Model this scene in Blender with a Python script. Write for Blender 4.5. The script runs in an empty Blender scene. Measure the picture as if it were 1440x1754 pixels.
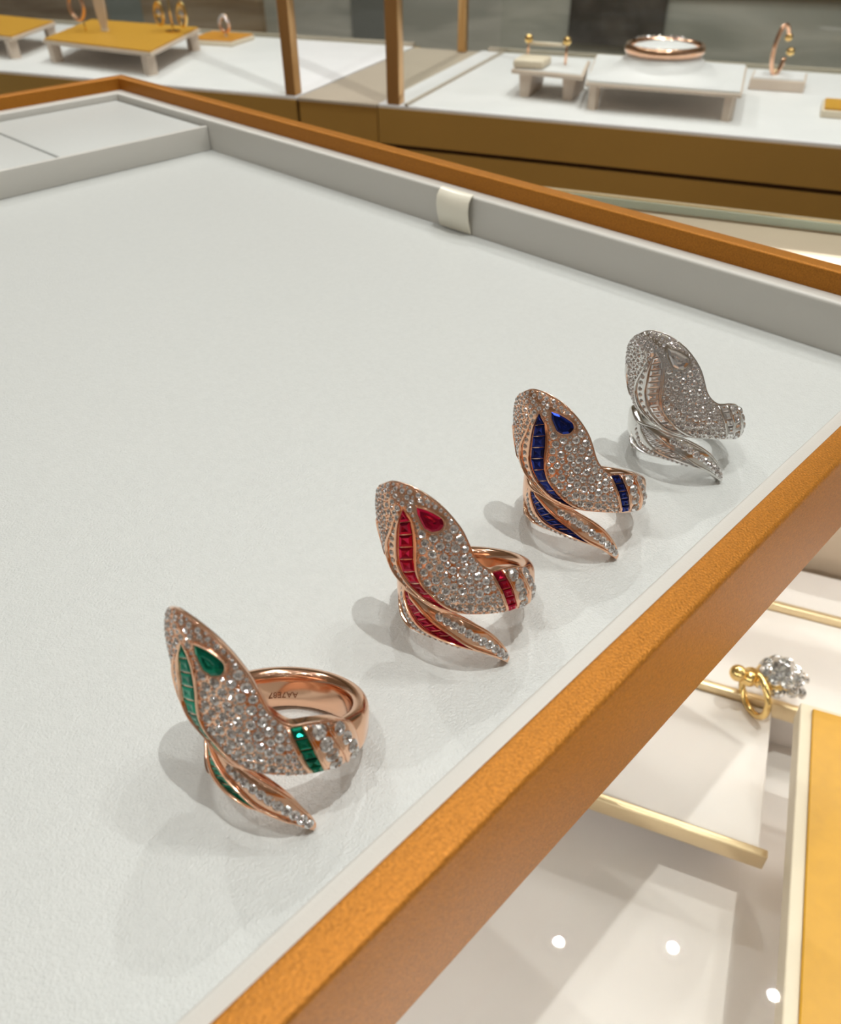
import bpy, bmesh, math, random
import numpy as np
from mathutils import Vector, Matrix
random.seed(7); np.random.seed(7)
S = bpy.context.scene
COL = S.collection

# ------------------------------------------------------------------ camera
PITCH, ROLL, YAW, CAM_H = 0.67513, -0.00935, 0.78198, 0.095
fw = Vector((math.cos(PITCH)*math.cos(YAW), math.cos(PITCH)*math.sin(YAW), -math.sin(PITCH)))
r0 = fw.cross(Vector((0, 0, 1))).normalized(); u0 = r0.cross(fw)
rt = math.cos(ROLL)*r0 + math.sin(ROLL)*u0
up = -math.sin(ROLL)*r0 + math.cos(ROLL)*u0
cd = bpy.data.cameras.new('camera'); cam = bpy.data.objects.new('camera', cd); COL.objects.link(cam)
cam.matrix_world = Matrix(((rt.x, up.x, -fw.x, 0), (rt.y, up.y, -fw.y, 0), (rt.z, up.z, -fw.z, CAM_H), (0, 0, 0, 1)))
cd.sensor_fit = 'VERTICAL'; cd.sensor_height = 36; cd.sensor_width = 36; cd.lens = 36*1381.04/1754
cd.clip_start = 0.005; cd.clip_end = 50
cd.dof.use_dof = True; cd.dof.focus_distance = 0.142; cd.dof.aperture_fstop = 34
S.camera = cam

# ------------------------------------------------------------------ world, exposure, lamps
S.view_settings.view_transform = 'Standard'; S.view_settings.look = 'None'
S.view_settings.gamma = 1; S.view_settings.use_curve_mapping = False
S.view_settings.exposure = 0.0
w = bpy.data.worlds.new('world'); S.world = w; w.use_nodes = True
bg = w.node_tree.nodes['Background']; bg.inputs[0].default_value = (1.0, 0.93, 0.84, 1); bg.inputs[1].default_value = 0.19
LAMPS = [  # x, y, power factor of the downlights in the ceiling
    (0.27, -0.08, 2.6), (0.687, 0.12, 0.8), (0.733, -0.028, 0.8), (0.566, 0.256, 0.4),
    (-0.22, 0.22, 1.1), (0.05, 0.85, 0.35), (1.05, 0.75, 2.2), (0.55, 1.35, 2.2)]  # last two are added to brighten the far vitrines
_r = random.Random(11)
SPARKLE_PINS = [(-1.1+.42*i+_r.uniform(-.1, .1), -1.3+.42*j+_r.uniform(-.1, .1), .075) for i in range(6) for j in range(6)]   # small pin spots, added over the ceiling for sparkle in the stones
LAMPS += [p for p in SPARKLE_PINS if abs(p[0]-.45)+abs(p[1]-.1) > .25]
LAMP_POWER = 4.1
LENS = 0.0068
CEIL = 1.25

# ------------------------------------------------------------------ helpers
def link(name, me, mat=None, parent=None, smooth=False):
    o = bpy.data.objects.new(name, me); COL.objects.link(o)
    if mat: me.materials.append(mat)
    if parent: o.parent = parent
    if smooth: me.polygons.foreach_set('use_smooth', [True]*len(me.polygons))
    return o
def mesh(name, V, F, mat=None, parent=None, smooth=False):
    me = bpy.data.meshes.new(name); me.from_pydata([tuple(v) for v in V], [], F); me.validate(); me.update()
    return link(name, me, mat, parent, smooth)
def fix(o):
    bm = bmesh.new(); bm.from_mesh(o.data); bmesh.ops.recalc_face_normals(bm, faces=bm.faces); bm.to_mesh(o.data); bm.free(); return o
def thing(name, loc, label, cat, group=None, rotz=0):
    o = bpy.data.objects.new(name, None); COL.objects.link(o); o.location = loc; o.rotation_euler = (0, 0, rotz)
    o.empty_display_size = 0.01
    return tag(o, label, cat, group)
def tag(o, label=None, cat=None, group=None, kind=None):
    if label: o['label'] = label
    if cat: o['category'] = cat
    if group: o['group'] = group
    if kind: o['kind'] = kind
    return o
def auto(o, ang=40):
    me = o.data; bm = bmesh.new(); bm.from_mesh(me)
    for e in bm.edges:
        e.smooth = not (len(e.link_faces) == 2 and e.calc_face_angle(0) > math.radians(ang))
    for f in bm.faces: f.smooth = True
    bm.to_mesh(me); bm.free(); return o
def prism(name, pts, z0, z1, mat, parent=None, bev=0.0, top=None):
    """solid with plan outline pts between z0 and z1 (top = other outline for the upper face)"""
    n = len(pts); T = top or pts
    off = Vector(parent.location) if parent else Vector((0, 0, 0))
    V = [(x-off.x, y-off.y, z0-off.z) for x, y in pts] + [(x-off.x, y-off.y, z1-off.z) for x, y in T]
    F = [list(range(n))[::-1], list(range(n, 2*n))] + [[i, (i+1) % n, n+(i+1) % n, n+i] for i in range(n)]
    o = mesh(name, V, F, mat, parent); fix(o)
    if bev:
        bm = bmesh.new(); bm.from_mesh(o.data)
        bmesh.ops.bevel(bm, geom=list(bm.edges), offset=bev, segments=3, affect='EDGES', profile=0.5)
        bm.to_mesh(o.data); bm.free(); auto(o, 50)
    return o
def W(m, t): return (m*.927+t*.374, m*.374-t*.927)
def mt(m0, m1, t0, t1): return [W(m0, t0), W(m1, t0), W(m1, t1), W(m0, t1)]
def sweep(name, P, N, sec, mat, parent=None, taper=None, closed=False, smooth=False):
    """section sec (side, up) carried along points P with up vectors N"""
    n = len(P); k = len(sec); V = []; F = []
    for i in range(n):
        a = P[(i-1) % n] if (closed or i > 0) else P[i]; b = P[(i+1) % n] if (closed or i < n-1) else P[i]
        T = (b-a); T = T/np.linalg.norm(T); Nn = N[i]-T*(N[i]@T); Nn = Nn/np.linalg.norm(Nn); B = np.cross(T, Nn)
        s = taper[i] if taper is not None else 1.0
        for x, y in sec: V.append(P[i]+B*x*s+Nn*y*(s if y > 0 else 1))
    m = n if closed else n-1
    for i in range(m):
        for j in range(k):
            F.append([i*k+j, i*k+(j+1) % k, ((i+1) % n)*k+(j+1) % k, ((i+1) % n)*k+j])
    if not closed: F += [list(range(k))[::-1], [(n-1)*k+j for j in range(k)]]
    return fix(mesh(name, V, F, mat, parent, smooth))
def circ_sec(r, n=12): return [(r*math.cos(2*math.pi*i/n), r*math.sin(2*math.pi*i/n)) for i in range(n)]
def tube(name, pts, r, mat, parent=None, closed=False, n=12, taper=None):
    P = [np.array(p, float) for p in pts]
    if closed: N = [np.cross(P[(i+1) % len(P)]-P[i-1], [0.123, 0.31, 1.0]) for i in range(len(P))]
    else: N = [np.array([0.13, 0.35, 0.93]) if abs((P[-1]-P[0])[2]) < .8*np.linalg.norm(P[-1]-P[0]) else np.array([1., 0.2, 0]) for _ in P]
    return sweep(name, P, N, circ_sec(r, n), mat, parent, taper=taper, closed=closed, smooth=True)
def ball(name, c, r, mat, parent=None, sub=3, sc=(1, 1, 1), smooth=True):
    bm = bmesh.new(); bmesh.ops.create_icosphere(bm, subdivisions=sub, radius=r)
    for v in bm.verts: v.co = Vector((v.co.x*sc[0]+c[0], v.co.y*sc[1]+c[1], v.co.z*sc[2]+c[2]))
    me = bpy.data.meshes.new(name); bm.to_mesh(me); bm.free(); return link(name, me, mat, parent, smooth)

# ------------------------------------------------------------------ materials
def mat(name, col, rough=0.5, metal=0.0, spec=0.5, coat=0.0, noise=None, bump=None, sheen=0, vary=None, tex='Object'):
    """noise=(scale, amount) colour mottling; bump=(scale, strength, distance); vary=(scale, stretch) streaks"""
    m = bpy.data.materials.new(name); m.use_nodes = True; nt = m.node_tree; b = nt.nodes['Principled BSDF']
    b.inputs['Base Color'].default_value = (*col, 1); b.inputs['Roughness'].default_value = rough
    b.inputs['Metallic'].default_value = metal; b.inputs['Specular IOR Level'].default_value = spec
    b.inputs['Coat Weight'].default_value = coat; b.inputs['Coat Roughness'].default_value = 0.05
    if sheen: b.inputs['Sheen Weight'].default_value = sheen
    tc = nt.nodes.new('ShaderNodeTexCoord')
    if noise:
        n = nt.nodes.new('ShaderNodeTexNoise'); n.inputs['Scale'].default_value = noise[0]; n.inputs['Detail'].default_value = 4
        nt.links.new(tc.outputs[tex], n.inputs['Vector'])
        r = nt.nodes.new('ShaderNodeValToRGB'); a = noise[1]
        r.color_ramp.elements[0].position = 0.3; r.color_ramp.elements[1].position = 0.7
        r.color_ramp.elements[0].color = (*[c*(1-a) for c in col], 1); r.color_ramp.elements[1].color = (*[min(1, c*(1+a)) for c in col], 1)
        nt.links.new(n.outputs['Fac'], r.inputs['Fac']); nt.links.new(r.outputs['Color'], b.inputs['Base Color'])
    if bump:
        n2 = nt.nodes.new('ShaderNodeTexNoise'); n2.inputs['Scale'].default_value = bump[0]; n2.inputs['Detail'].default_value = 3
        nt.links.new(tc.outputs[tex], n2.inputs['Vector'])
        bp = nt.nodes.new('ShaderNodeBump'); bp.inputs['Strength'].default_value = bump[1]; bp.inputs['Distance'].default_value = bump[2]
        nt.links.new(n2.outputs['Fac'], bp.inputs['Height']); nt.links.new(bp.outputs['Normal'], b.inputs['Normal'])
    return m
M = {}
M['felt'] = mat('pearl leatherette', (0.575, 0.59, 0.575), 0.33, spec=0.6, bump=(2600, 0.85, 0.00022), noise=(900, 0.025))
M['liner'] = mat('pearl liner', (0.59, 0.575, 0.535), 0.38, spec=0.5, bump=(2600, 0.3, 0.00012))
M['gold_leather'] = mat('orange gold leatherette', (0.43, 0.165, 0.020), 0.42, metal=0.40, spec=0.25, bump=(2800, 0.7, 0.00018), noise=(3000, 0.24))
M['satin'] = mat('cream satin ribbon', (0.82, 0.78, 0.66), 0.28, spec=0.6, bump=(1500, 0.1, 0.0001))
M['rose'] = mat('rose gold', (0.93, 0.58, 0.40), 0.13, metal=1.0, bump=(300, 0.03, 0.0001))
M['white_gold'] = mat('white gold', (0.78, 0.77, 0.75), 0.14, metal=1.0, bump=(300, 0.03, 0.0001))
M['rose_dark'] = mat('engraved rose gold', (0.35, 0.17, 0.10), 0.5, metal=1.0)
M['gold'] = mat('yellow gold', (0.88, 0.62, 0.25), 0.16, metal=1.0)
M['brass'] = mat('brushed bronze panel', (0.60, 0.38, 0.11), 0.36, metal=0.7, noise=(6, 0.08))
M['brass_post'] = mat('brass post', (0.62, 0.38, 0.17), 0.28, metal=0.9)
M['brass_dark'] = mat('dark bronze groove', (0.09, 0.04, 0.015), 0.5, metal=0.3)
M['trim_gold'] = mat('champagne gold trim', (0.80, 0.64, 0.40), 0.3, metal=0.7)
M['white_deck'] = mat('white display board', (0.84, 0.84, 0.85), 0.45, noise=(40, 0.02), bump=(800, 0.1, 0.0001))
M['pink_white'] = mat('warm white display board', (0.80, 0.745, 0.72), 0.45, noise=(40, 0.02))
M['cream'] = mat('cream board edge', (0.80, 0.70, 0.55), 0.5, noise=(50, 0.03))
M['beige'] = mat('beige lacquer', (0.72, 0.60, 0.50), 0.4, noise=(30, 0.04))
M['yellow'] = mat('yellow leather', (0.66, 0.34, 0.028), 0.45, noise=(300, 0.04), bump=(2500, 0.3, 0.0001))
M['ochre'] = mat('ochre leather', (0.68, 0.30, 0.03), 0.45, noise=(300, 0.04))
M['filler'] = mat('taupe filler panel', (0.50, 0.43, 0.34), 0.4, noise=(20, 0.04))
M['case_inner'] = mat('beige inner case wall', (0.62, 0.50, 0.38), 0.35, metal=0.1, noise=(15, 0.05))
M['ceiling'] = mat('warm white ceiling', (0.80, 0.70, 0.58), 0.8, noise=(3, 0.02))
def facet_mat(name, col, metal, rough, coat, grid=None):
    m = mat(name, col, rough, metal, 0.6, coat)
    nt = m.node_tree; b = nt.nodes['Principled BSDF']
    g = nt.nodes.new('ShaderNodeObjectInfo'); geo = nt.nodes.new('ShaderNodeNewGeometry')
    # light and dark reflections painted into the body colour, random per stone and facet
    v = nt.nodes.new('ShaderNodeTexWhiteNoise'); v.noise_dimensions = '4D'
    tc = nt.nodes.new('ShaderNodeTexCoord'); sn = nt.nodes.new('ShaderNodeVectorMath'); sn.operation = 'SNAP'
    sn.inputs[1].default_value = (0.2, 0.2, 0.2)
    nt.links.new(geo.outputs['True Normal'], sn.inputs[0]); nt.links.new(sn.outputs[0], v.inputs['Vector']); nt.links.new(g.outputs['Random'], v.inputs['W'])
    r = nt.nodes.new('ShaderNodeValToRGB'); r.color_ramp.elements[0].color = (*[c*.42 for c in col], 1); r.color_ramp.elements[1].color = (*[min(1, c*1.25) for c in col], 1)
    nt.links.new(v.outputs['Value'], r.inputs['Fac']); nt.links.new(r.outputs['Color'], b.inputs['Base Color'])
    return m
M['diamond'] = facet_mat('diamond', (0.99, 0.93, 0.93), 0.80, 0.085, 0.5)
M['emerald'] = facet_mat('emerald', (0.0, 0.23, 0.135), 0.9, 0.13, .25)
M['ruby'] = facet_mat('ruby', (0.54, 0.003, 0.045), 0.9, 0.13, .25)
M['sapphire'] = facet_mat('sapphire', (0.007, 0.022, 0.20), 0.9, 0.13, .25)
def glass(name, tint, refl=1.0):
    m = bpy.data.materials.new(name); m.use_nodes = True; nt = m.node_tree; nt.nodes.clear()
    o = nt.nodes.new('ShaderNodeOutputMaterial'); t = nt.nodes.new('ShaderNodeBsdfTransparent'); t.inputs[0].default_value = (*tint, 1)
    g = nt.nodes.new('ShaderNodeBsdfGlossy'); g.inputs['Roughness'].default_value = 0.01
    f = nt.nodes.new('ShaderNodeFresnel'); f.inputs[0].default_value = 1.45
    k = nt.nodes.new('ShaderNodeMath'); k.operation = 'MULTIPLY'; k.inputs[1].default_value = refl
    x = nt.nodes.new('ShaderNodeMixShader')
    ge = nt.nodes.new('ShaderNodeNewGeometry'); fr = nt.nodes.new('ShaderNodeMath'); fr.operation = 'SUBTRACT'; fr.inputs[0].default_value = 1; fm = nt.nodes.new('ShaderNodeMath'); fm.operation = 'MULTIPLY'
    nt.links.new(ge.outputs['Backfacing'], fr.inputs[1]); nt.links.new(f.outputs[0], fm.inputs[0]); nt.links.new(fr.outputs[0], fm.inputs[1])   # the outer faces mirror, the inner ones only let light out
    nt.links.new(fm.outputs[0], k.inputs[0]); nt.links.new(k.outputs[0], x.inputs[0]); nt.links.new(t.outputs[0], x.inputs[1]); nt.links.new(g.outputs[0], x.inputs[2]); nt.links.new(x.outputs[0], o.inputs[0])
    return m
M['glass'] = glass('clear glass', (0.97, 0.98, 0.97))
M['glass_pane'] = glass('vitrine pane', (0.96, 0.97, 0.96), 0.5)
M['glass_edge'] = mat('green glass edge', (0.42, 0.47, 0.38), 0.15, spec=0.8)
def emit(name, col, k):
    m = bpy.data.materials.new(name); m.use_nodes = True; nt = m.node_tree; nt.nodes.clear()
    o = nt.nodes.new('ShaderNodeOutputMaterial'); e = nt.nodes.new('ShaderNodeEmission'); e.inputs[0].default_value = (*col, 1); e.inputs[1].default_value = k
    nt.links.new(e.outputs[0], o.inputs[0]); return m
def stone_wall(name, c1, c2, c3, scale):
    m = bpy.data.materials.new(name); m.use_nodes = True; nt = m.node_tree; b = nt.nodes['Principled BSDF']; b.inputs['Roughness'].default_value = 0.4
    tc = nt.nodes.new('ShaderNodeTexCoord'); mp = nt.nodes.new('ShaderNodeMapping'); mp.inputs['Scale'].default_value = scale; mp.inputs['Rotation'].default_value = (0, 0, 0.3)
    n = nt.nodes.new('ShaderNodeTexNoise'); n.inputs['Scale'].default_value = 3; n.inputs['Detail'].default_value = 6; n.inputs['Distortion'].default_value = 0.8
    r = nt.nodes.new('ShaderNodeValToRGB'); e = r.color_ramp.elements; e[0].position = .33; e[0].color = (*c1, 1); e[1].position = .66; e[1].color = (*c3, 1)
    k = e.new(.5); k.color = (*c2, 1)
    nt.links.new(tc.outputs['Object'], mp.inputs[0]); nt.links.new(mp.outputs[0], n.inputs['Vector']); nt.links.new(n.outputs['Fac'], r.inputs[0]); nt.links.new(r.outputs[0], b.inputs['Base Color'])
    return m

# ------------------------------------------------------------------ the shop itself
FZ = -0.95
flr = prism('floor', [(-3, -3), (5, -3), (5, 5), (-3, 5)], FZ-.05, FZ, stone_wall('floor stone', (.25, .2, .15), (.4, .33, .26), (.5, .44, .37), (1, 1, 1))); tag(flr, kind='structure')
cl = prism('ceiling', [(-3, -3), (5, -3), (5, 5), (-3, 5)], CEIL, CEIL+.05, M['ceiling']); tag(cl, kind='structure')
wb = prism('wall_back', mt(2.6, 2.65, -3.2, 3.0), FZ, CEIL, stone_wall('grey wall', (.46, .475, .43), (.60, .61, .555), (.72, .72, .66), (.8, .8, 5))); tag(wb, kind='structure')
# brown stone cladding on the left of the back wall, and panels with bronze frames on it
st = prism('trim_1', mt(2.57, 2.60, -3.1, -1.62), FZ, CEIL, stone_wall('brown stone', (.26, .17, .10), (.44, .33, .22), (.62, .50, .37), (.6, .6, 5))); tag(st, kind='structure')
st = prism('trim_2', mt(2.565, 2.57, -2.22, -2.08), FZ, CEIL, mat('pale blue grey panel', (.36, .41, .40), .4)); tag(st, kind='structure')
st = prism('trim_3', mt(2.58, 2.60, -1.30, -1.17), FZ, CEIL, mat('dark grey panel', (.22, .235, .22), .4)); tag(st, kind='structure')
st = prism('trim_4', mt(2.57, 2.60, -0.62, 1.2), -.165, -.14, mat('bronze rail', (.35, .22, .06), .4, metal=.5)); tag(st, kind='structure')
st = prism('trim_5', mt(2.575, 2.60, -0.62, -0.36), -.30, -.165, mat('charcoal panel', (.10, .09, .08), .5, noise=(14, .5))); tag(st, kind='structure')

for i, (x, y, p) in enumerate(LAMPS):  # inferred downlights plus those added for sparkle and the far vitrines
    t = thing('ceiling_downlight', (x, y, CEIL), 'round recessed ceiling downlight out of frame above the trays', 'ceiling light', 'recessed ceiling downlights')
    n = 32; c = [(math.cos(2*math.pi*k/n), math.sin(2*math.pi*k/n)) for k in range(n)]
    V = [(a*.030, b*.030, -.0005) for a, b in c] + [(a*.030, b*.030, -.004) for a, b in c] + [(a*.011, b*.011, -.004) for a, b in c] + [(a*LENS, b*LENS, -.0005) for a, b in c]
    F = [[j*n+k, j*n+(k+1) % n, (j+1)*n+(k+1) % n, (j+1)*n+k] for j in range(3) for k in range(n)]
    fix(mesh('housing', V, F, M['white_gold'], t))
    mesh('lens', [(a*LENS, b*LENS, -.002) for a, b in c], [list(range(n))[::-1]], emit('downlight lens', (0.98, .985, .95), 7700*p*LAMP_POWER/6), t)

# ------------------------------------------------------------------ near display case (the tray lies on its glass top)
ZG = -0.0083
gt = prism('glass_case_top', mt(-0.55, 0.3310, -0.75, 0.60), ZG-.003, ZG, M['glass'])
tag(gt, 'clear glass top of the display case, under the tray of rings', 'glass top')
prism('polished_edge', mt(0.3312, 0.3320, -0.75, 0.60), ZG-.003, ZG, M['glass_edge'], gt)
prism('brass_edge', mt(0.3322, 0.3345, -0.75, 0.60), ZG-.005, ZG+.0006, M['trim_gold'], gt)
case = thing('case_back_panel', (*W(0.32, 0), -.17), 'beige back panel of the near display case, seen through the glass behind the gold rim', 'case panel')
prism('back_wall', mt(0.3085, 0.331, -0.75, 0.60), -.30, ZG-.0034, M['case_inner'], case, .001)
pl = prism('case_floor_panel', mt(-0.55, 0.303, -0.75, 0.60), -.20, -.172, M['pink_white'])
tag(pl, 'pale floor panel of the near display case, below the risers', 'case panel')
for m0, m1, t0, k, lab in ((.2815, .2970, .010, 9.0, 'bright white light bar under the far edge of the case glass'), (-.03, -.015, -.3, 12.0, 'added white light bar under the case glass at its front, unseen below the frame')):  # front bar is added out of view to brighten the case floor
    lb = thing('case_light_bar', (*W(m0, .3), -.022), lab, 'light bar')
    prism('diffuser', mt(m0, m1, t0, 0.60), -.022, -.0116 if m0 > 0 else -.0136, emit('case light bar', (1, .97, .92), k), lb)
    prism('cap', mt(m0, m1, .6001, .603), -.022, -.0116, M['white_gold'], lb)
    if m0 < 0: prism('housing', mt(m0-.004, m1+.004, t0-.002, .604), -.01345, -.0115, M['white_gold'], lb)  # cover added to keep the front bar's light off the rim
for (m0, m1, zt, lab) in ((0.162, 0.222, -.150, 'white display riser nearest the front of the case, below the yellow board'),
                          (0.2235, 0.274, -.148, 'middle white display riser behind the diamond ring in the case'),
                          (0.2755, 0.302, -.146, 'rearmost narrow white display riser along the case wall')):
    r = thing('display_riser', (*W((m0+m1)/2, .02), -.172), lab, 'display riser', None)
    prism('board', mt(m0+.002, m1, -0.3, 0.047 if m0 < .2 else .30), zt-.006 if m0 < .2 else -.1718, zt, M['pink_white'], r, .0006)
    prism('gold_trim', mt(m0-.0012, m0+.0018, -0.3, 0.0495 if m0 < .2 else .30), zt-.0062, zt+.0012, M['trim_gold'], r, .0006)
    for tt in ((-.28, .040) if m0 < .2 else ()):
        prism('foot', mt(m0+.010, m1-.008, tt-.004, tt+.004), -.1718, zt-.006, M['pink_white'], r)
yb = thing('yellow_display_board', (*W(.15, .10), -.172), 'large yellow leather display board with cream edge in the lower right corner, under the glass', 'display board')
prism('board', mt(0.078, 0.2035, 0.0500, 0.20), -.130, -.1215, M['cream'], yb, .0006)
prism('leather_top', mt(0.080, 0.2010, 0.0535, 0.198), -.1214, -.1200, M['yellow'], yb, .0005)
for a, b in ((.085, .055), (.085, .19), (.195, .19)):
    prism('leg', mt(a, a+.006, b, b+.006), -.172, -.130, M['cream'], yb)

# ------------------------------------------------------------------ the presentation tray
Xw, hw, hg, tw, tg, Yd, hd, Y2, Yf, X0 = .20033, .01239, .01777, .00456, .00500, .32399, .00975, .39935, .03671, -.16
tray = thing('jewelry_tray', (.05, .2, ZG), 'large pearl white jewelry tray with orange gold leather rim holding the four snake rings', 'tray')
def frame(name, prof, m):
    V = []; F = []; n = len(prof)
    for d, z in prof:
        V += [(X0-d-.05, Yf-d-.2, z-ZG), (Xw+d-.05, Yf-d-.2, z-ZG), (Xw+d-.05, Y2+d-.2, z-ZG), (X0-d-.05, Y2+d-.2, z-ZG)]
    for i in range(n):
        for k in range(4): F.append([i*4+k, i*4+(k+1) % 4, ((i+1) % n)*4+(k+1) % 4, ((i+1) % n)*4+k])
    return auto(fix(mesh(name, V, F, m, tray)), 60)
def arc(cx, cz, r, a0, a1, n=5): return [(cx+r*math.cos(math.radians(a0+(a1-a0)*i/n)), cz+r*math.sin(math.radians(a0+(a1-a0)*i/n))) for i in range(n+1)]
prism('lining', [(X0, Yf), (Xw, Yf), (Xw, Y2), (X0, Y2)], -.0025, 0, M['felt'], tray)
frame('inner_wall', [(0, -.002)]+arc(.0011, hw-.0011, .0011, 180, 90)+arc(tw-.0004, hw-.0008, .0008, 90, 40)+[(tw, -.002)], M['liner'])
frame('leather_rim', [(tw+.00005, ZG+.0002)]+arc(tw+.00085, hg-.0008, .0008, 180, 90)+arc(tw+tg-.0008, hg-.0008, .0008, 90, 0)+[(tw+tg, ZG+.0008), (tw+tg-.0006, ZG+.0002)], M['gold_leather'])
prism('base_board', [(X0-tw, Yf-tw), (Xw+tw, Yf-tw), (Xw+tw, Y2+tw), (X0-tw, Y2+tw)], ZG, -.0026, M['liner'], tray)
prism('divider', [(X0, Yd), (Xw-.0001, Yd), (Xw-.0001, Yd+.0016), (X0, Yd+.0016)], 0, hd, M['liner'], tray, .0005)
for a, b in ((.1352, Xw-.0012), (.0620, .1343), (-.0105, .0611)):
    prism('padded_insert', [(a, Yd+.0024), (b, Yd+.0024), (b, Y2-.0008), (a, Y2-.0008)], 0, hd-.0004, M['felt'], tray, .0008)
# satin pull tab looped over the far wall
prof = [(-.0001, hw+.0004), (-.0012, hw-.0002), (-.0024, hw-.0018), (-.0028, .0080), (-.0024, .0050), (-.0016, .0025), (-.0010, .0004)]
V = []; F = []
ys = [.1738+.0138*j/8 for j in range(9)]
for j, y in enumerate(ys):
    bul = 1+.25*math.sin(j/8*math.pi)
    V += [(Xw+d*bul-.05, y-.2, z-ZG) for d, z in prof]
    V += [(Xw+d*bul+.0005-.05, y-.2, z-ZG) for d, z in prof]
n = len(prof)
for j in range(8):
    for i in range(n-1):
        a = j*2*n+i; b = a+2*n
        F += [[a, a+1, b+1, b], [a+n, b+n, b+n+1, a+n+1]]
for j in (0, 8):
    for i in range(n-1): a = j*2*n+i; F.append([a, a+1, a+n+1, a+n])
for i in (0, n-1):
    for j in range(8): a = j*2*n+i; F.append([a, a+n, a+3*n, a+2*n])
auto(fix(mesh('pull_tab', V, F, M['satin'], tray)), 50)['label'] = 'cream satin pull tab on the far wall'

# ------------------------------------------------------------------ the snake rings
# every ring is described on a cylinder about its own (leaning) finger axis: angle in degrees, height in mm
Cc = np.array([6.850, 12.747, 9.262]); AX = np.array([.32274, .31803, .89146]); AX /= np.linalg.norm(AX)
E1 = np.cross([0, 1, 0], AX); E1 /= np.linalg.norm(E1); E2 = np.cross(AX, E1)
KX = math.pi/180*11.5
def cr(pts, n):
    """Catmull-Rom through pts, n samples"""
    P = np.array(pts, float); P = np.vstack([2*P[0]-P[1], P, 2*P[-1]-P[-2]]); m = len(P)-3; out = []
    for i in range(n):
        u = i/(n-1)*m; k = min(int(u), m-1); f = u-k; a, b, c, d = P[k:k+4]
        out.append(.5*((2*b)+(-a+c)*f+(2*a-5*b+4*c-d)*f*f+(-a+3*b-3*c+d)*f**3))
    return np.array(out)
def even(pts, n):
    Q = cr(pts, 200); d = np.r_[0, np.cumsum(np.hypot(np.diff(Q[:, 0])*KX, np.diff(Q[:, 1])))]; s = np.linspace(0, d[-1], n)
    return np.c_[np.interp(s, d, Q[:, 0]), np.interp(s, d, Q[:, 1])]
def seg_dist(p, poly, closed=True):
    a = poly*[KX, 1]; b = np.roll(a, -1, 0)
    if not closed: a, b = a[:-1], b[:-1]
    q = np.array([p[0]*KX, p[1]]); d = b-a; t = np.clip(((q-a)*d).sum(1)/np.maximum((d*d).sum(1), 1e-9), 0, 1)
    return np.sqrt((((a+t[:, None]*d)-q)**2).sum(1).min())
def inside(p, poly):
    x, y = p; c = False; j = len(poly)-1
    for i in range(len(poly)):
        xi, yi = poly[i]; xj, yj = poly[j]
        if (yi > y) != (yj > y) and x < (xj-xi)*(y-yi)/(yj-yi)+xi: c = not c
        j = i
    return c
RIGHT = [(305, -3.8), (299, -1.8), (290, -.2), (280, .6), (268, 1.1), (255, 1.3), (243, 1.2), (235, 1.8), (229, 2.8), (225, 4), (221.5, 5.7), (217.5, 7.5), (212.5, 9.1), (206, 10.8), (199.5, 12.2), (192, 13.4), (185, 14.2), (177, 14.6), (170, 14.2)]
LEFT = [(305, -4.7), (303, -5.2), (297, -5.6), (289, -5.8), (277, -5.7), (268, -5.6), (256, -5.5), (243, -5.4), (230, -5.3), (218, -5.2), (205, -4.9), (190, -4.2), (174, -2.8), (158, -.9), (146, 1), (139, 3.4), (137, 6.4), (140, 9), (147, 11.2), (155, 12.7), (163, 13.7)]
bodyR = cr(RIGHT, 90); bodyL = cr(LEFT, 90)
BODY = np.vstack([bodyR[::2], bodyL[::-2]])
T_UP = [(112, -1.2), (125, -1.9), (140, -2.9), (155, -3.4), (170, -3.7), (189, -4.5), (209, -5.6), (228, -7.1), (244, -9), (257, -11.4), (264, -13), (264.5, -13.7)]
T_LO = [(112, -7), (120, -7.8), (131, -8.3), (145, -8.9), (162, -9.2), (180, -9.4), (200, -9.9), (218, -10.6), (235, -11.4), (250, -12.6), (260, -13.6), (263.5, -14)]
tailU = cr(T_UP, 70); tailL = cr(T_LO, 70); TAIL = np.vstack([tailU[::2], tailL[::-2]])
def rho(h): return 10.25+.22*(math.sqrt((h-1)**2+4)+(h-1))/2-.1
def dome(d, A, D):
    d = min(d, D)/D; return A*max(0, 1-(1-d)**2.2)**.72
def bump(ph, h):
    """the cheek swells away from the finger"""
    k = 1/(1+math.exp(-(h+1.2)/1.0)); return 1.9*math.exp(-((ph-170)/26)**2)*k
def cylp(ph, r, h):
    a = math.radians(ph); return Cc+r*(math.cos(a)*E1+math.sin(a)*E2)+h*AX
def Sb(ph, h):
    p = (ph, h); d = seg_dist(p, BODY) if inside(p, BODY) else 0
    return cylp(ph, rho(h)+bump(ph, h)+dome(d, 1.35, 5.0), h)
def St(ph, h):
    p = (ph, h); d = seg_dist(p, TAIL) if inside(p, TAIL) else 0
    return cylp(ph, 9.55+dome(d, .45, 1.6), h)
def nrm(Sf, ph, h):
    e = .35
    # keep the sampling point a little inside so normals at borders stay sensible
    a = Sf(ph+e/KX, h)-Sf(ph-e/KX, h); b = Sf(ph, h+e)-Sf(ph, h-e); n = np.cross(a, b); n /= np.linalg.norm(n)
    rad = cylp(ph, 1, 0)-Cc
    if n@rad < 0: n = -n
    n = n+.35*rad; return n/np.linalg.norm(n)
MM = .001
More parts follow.
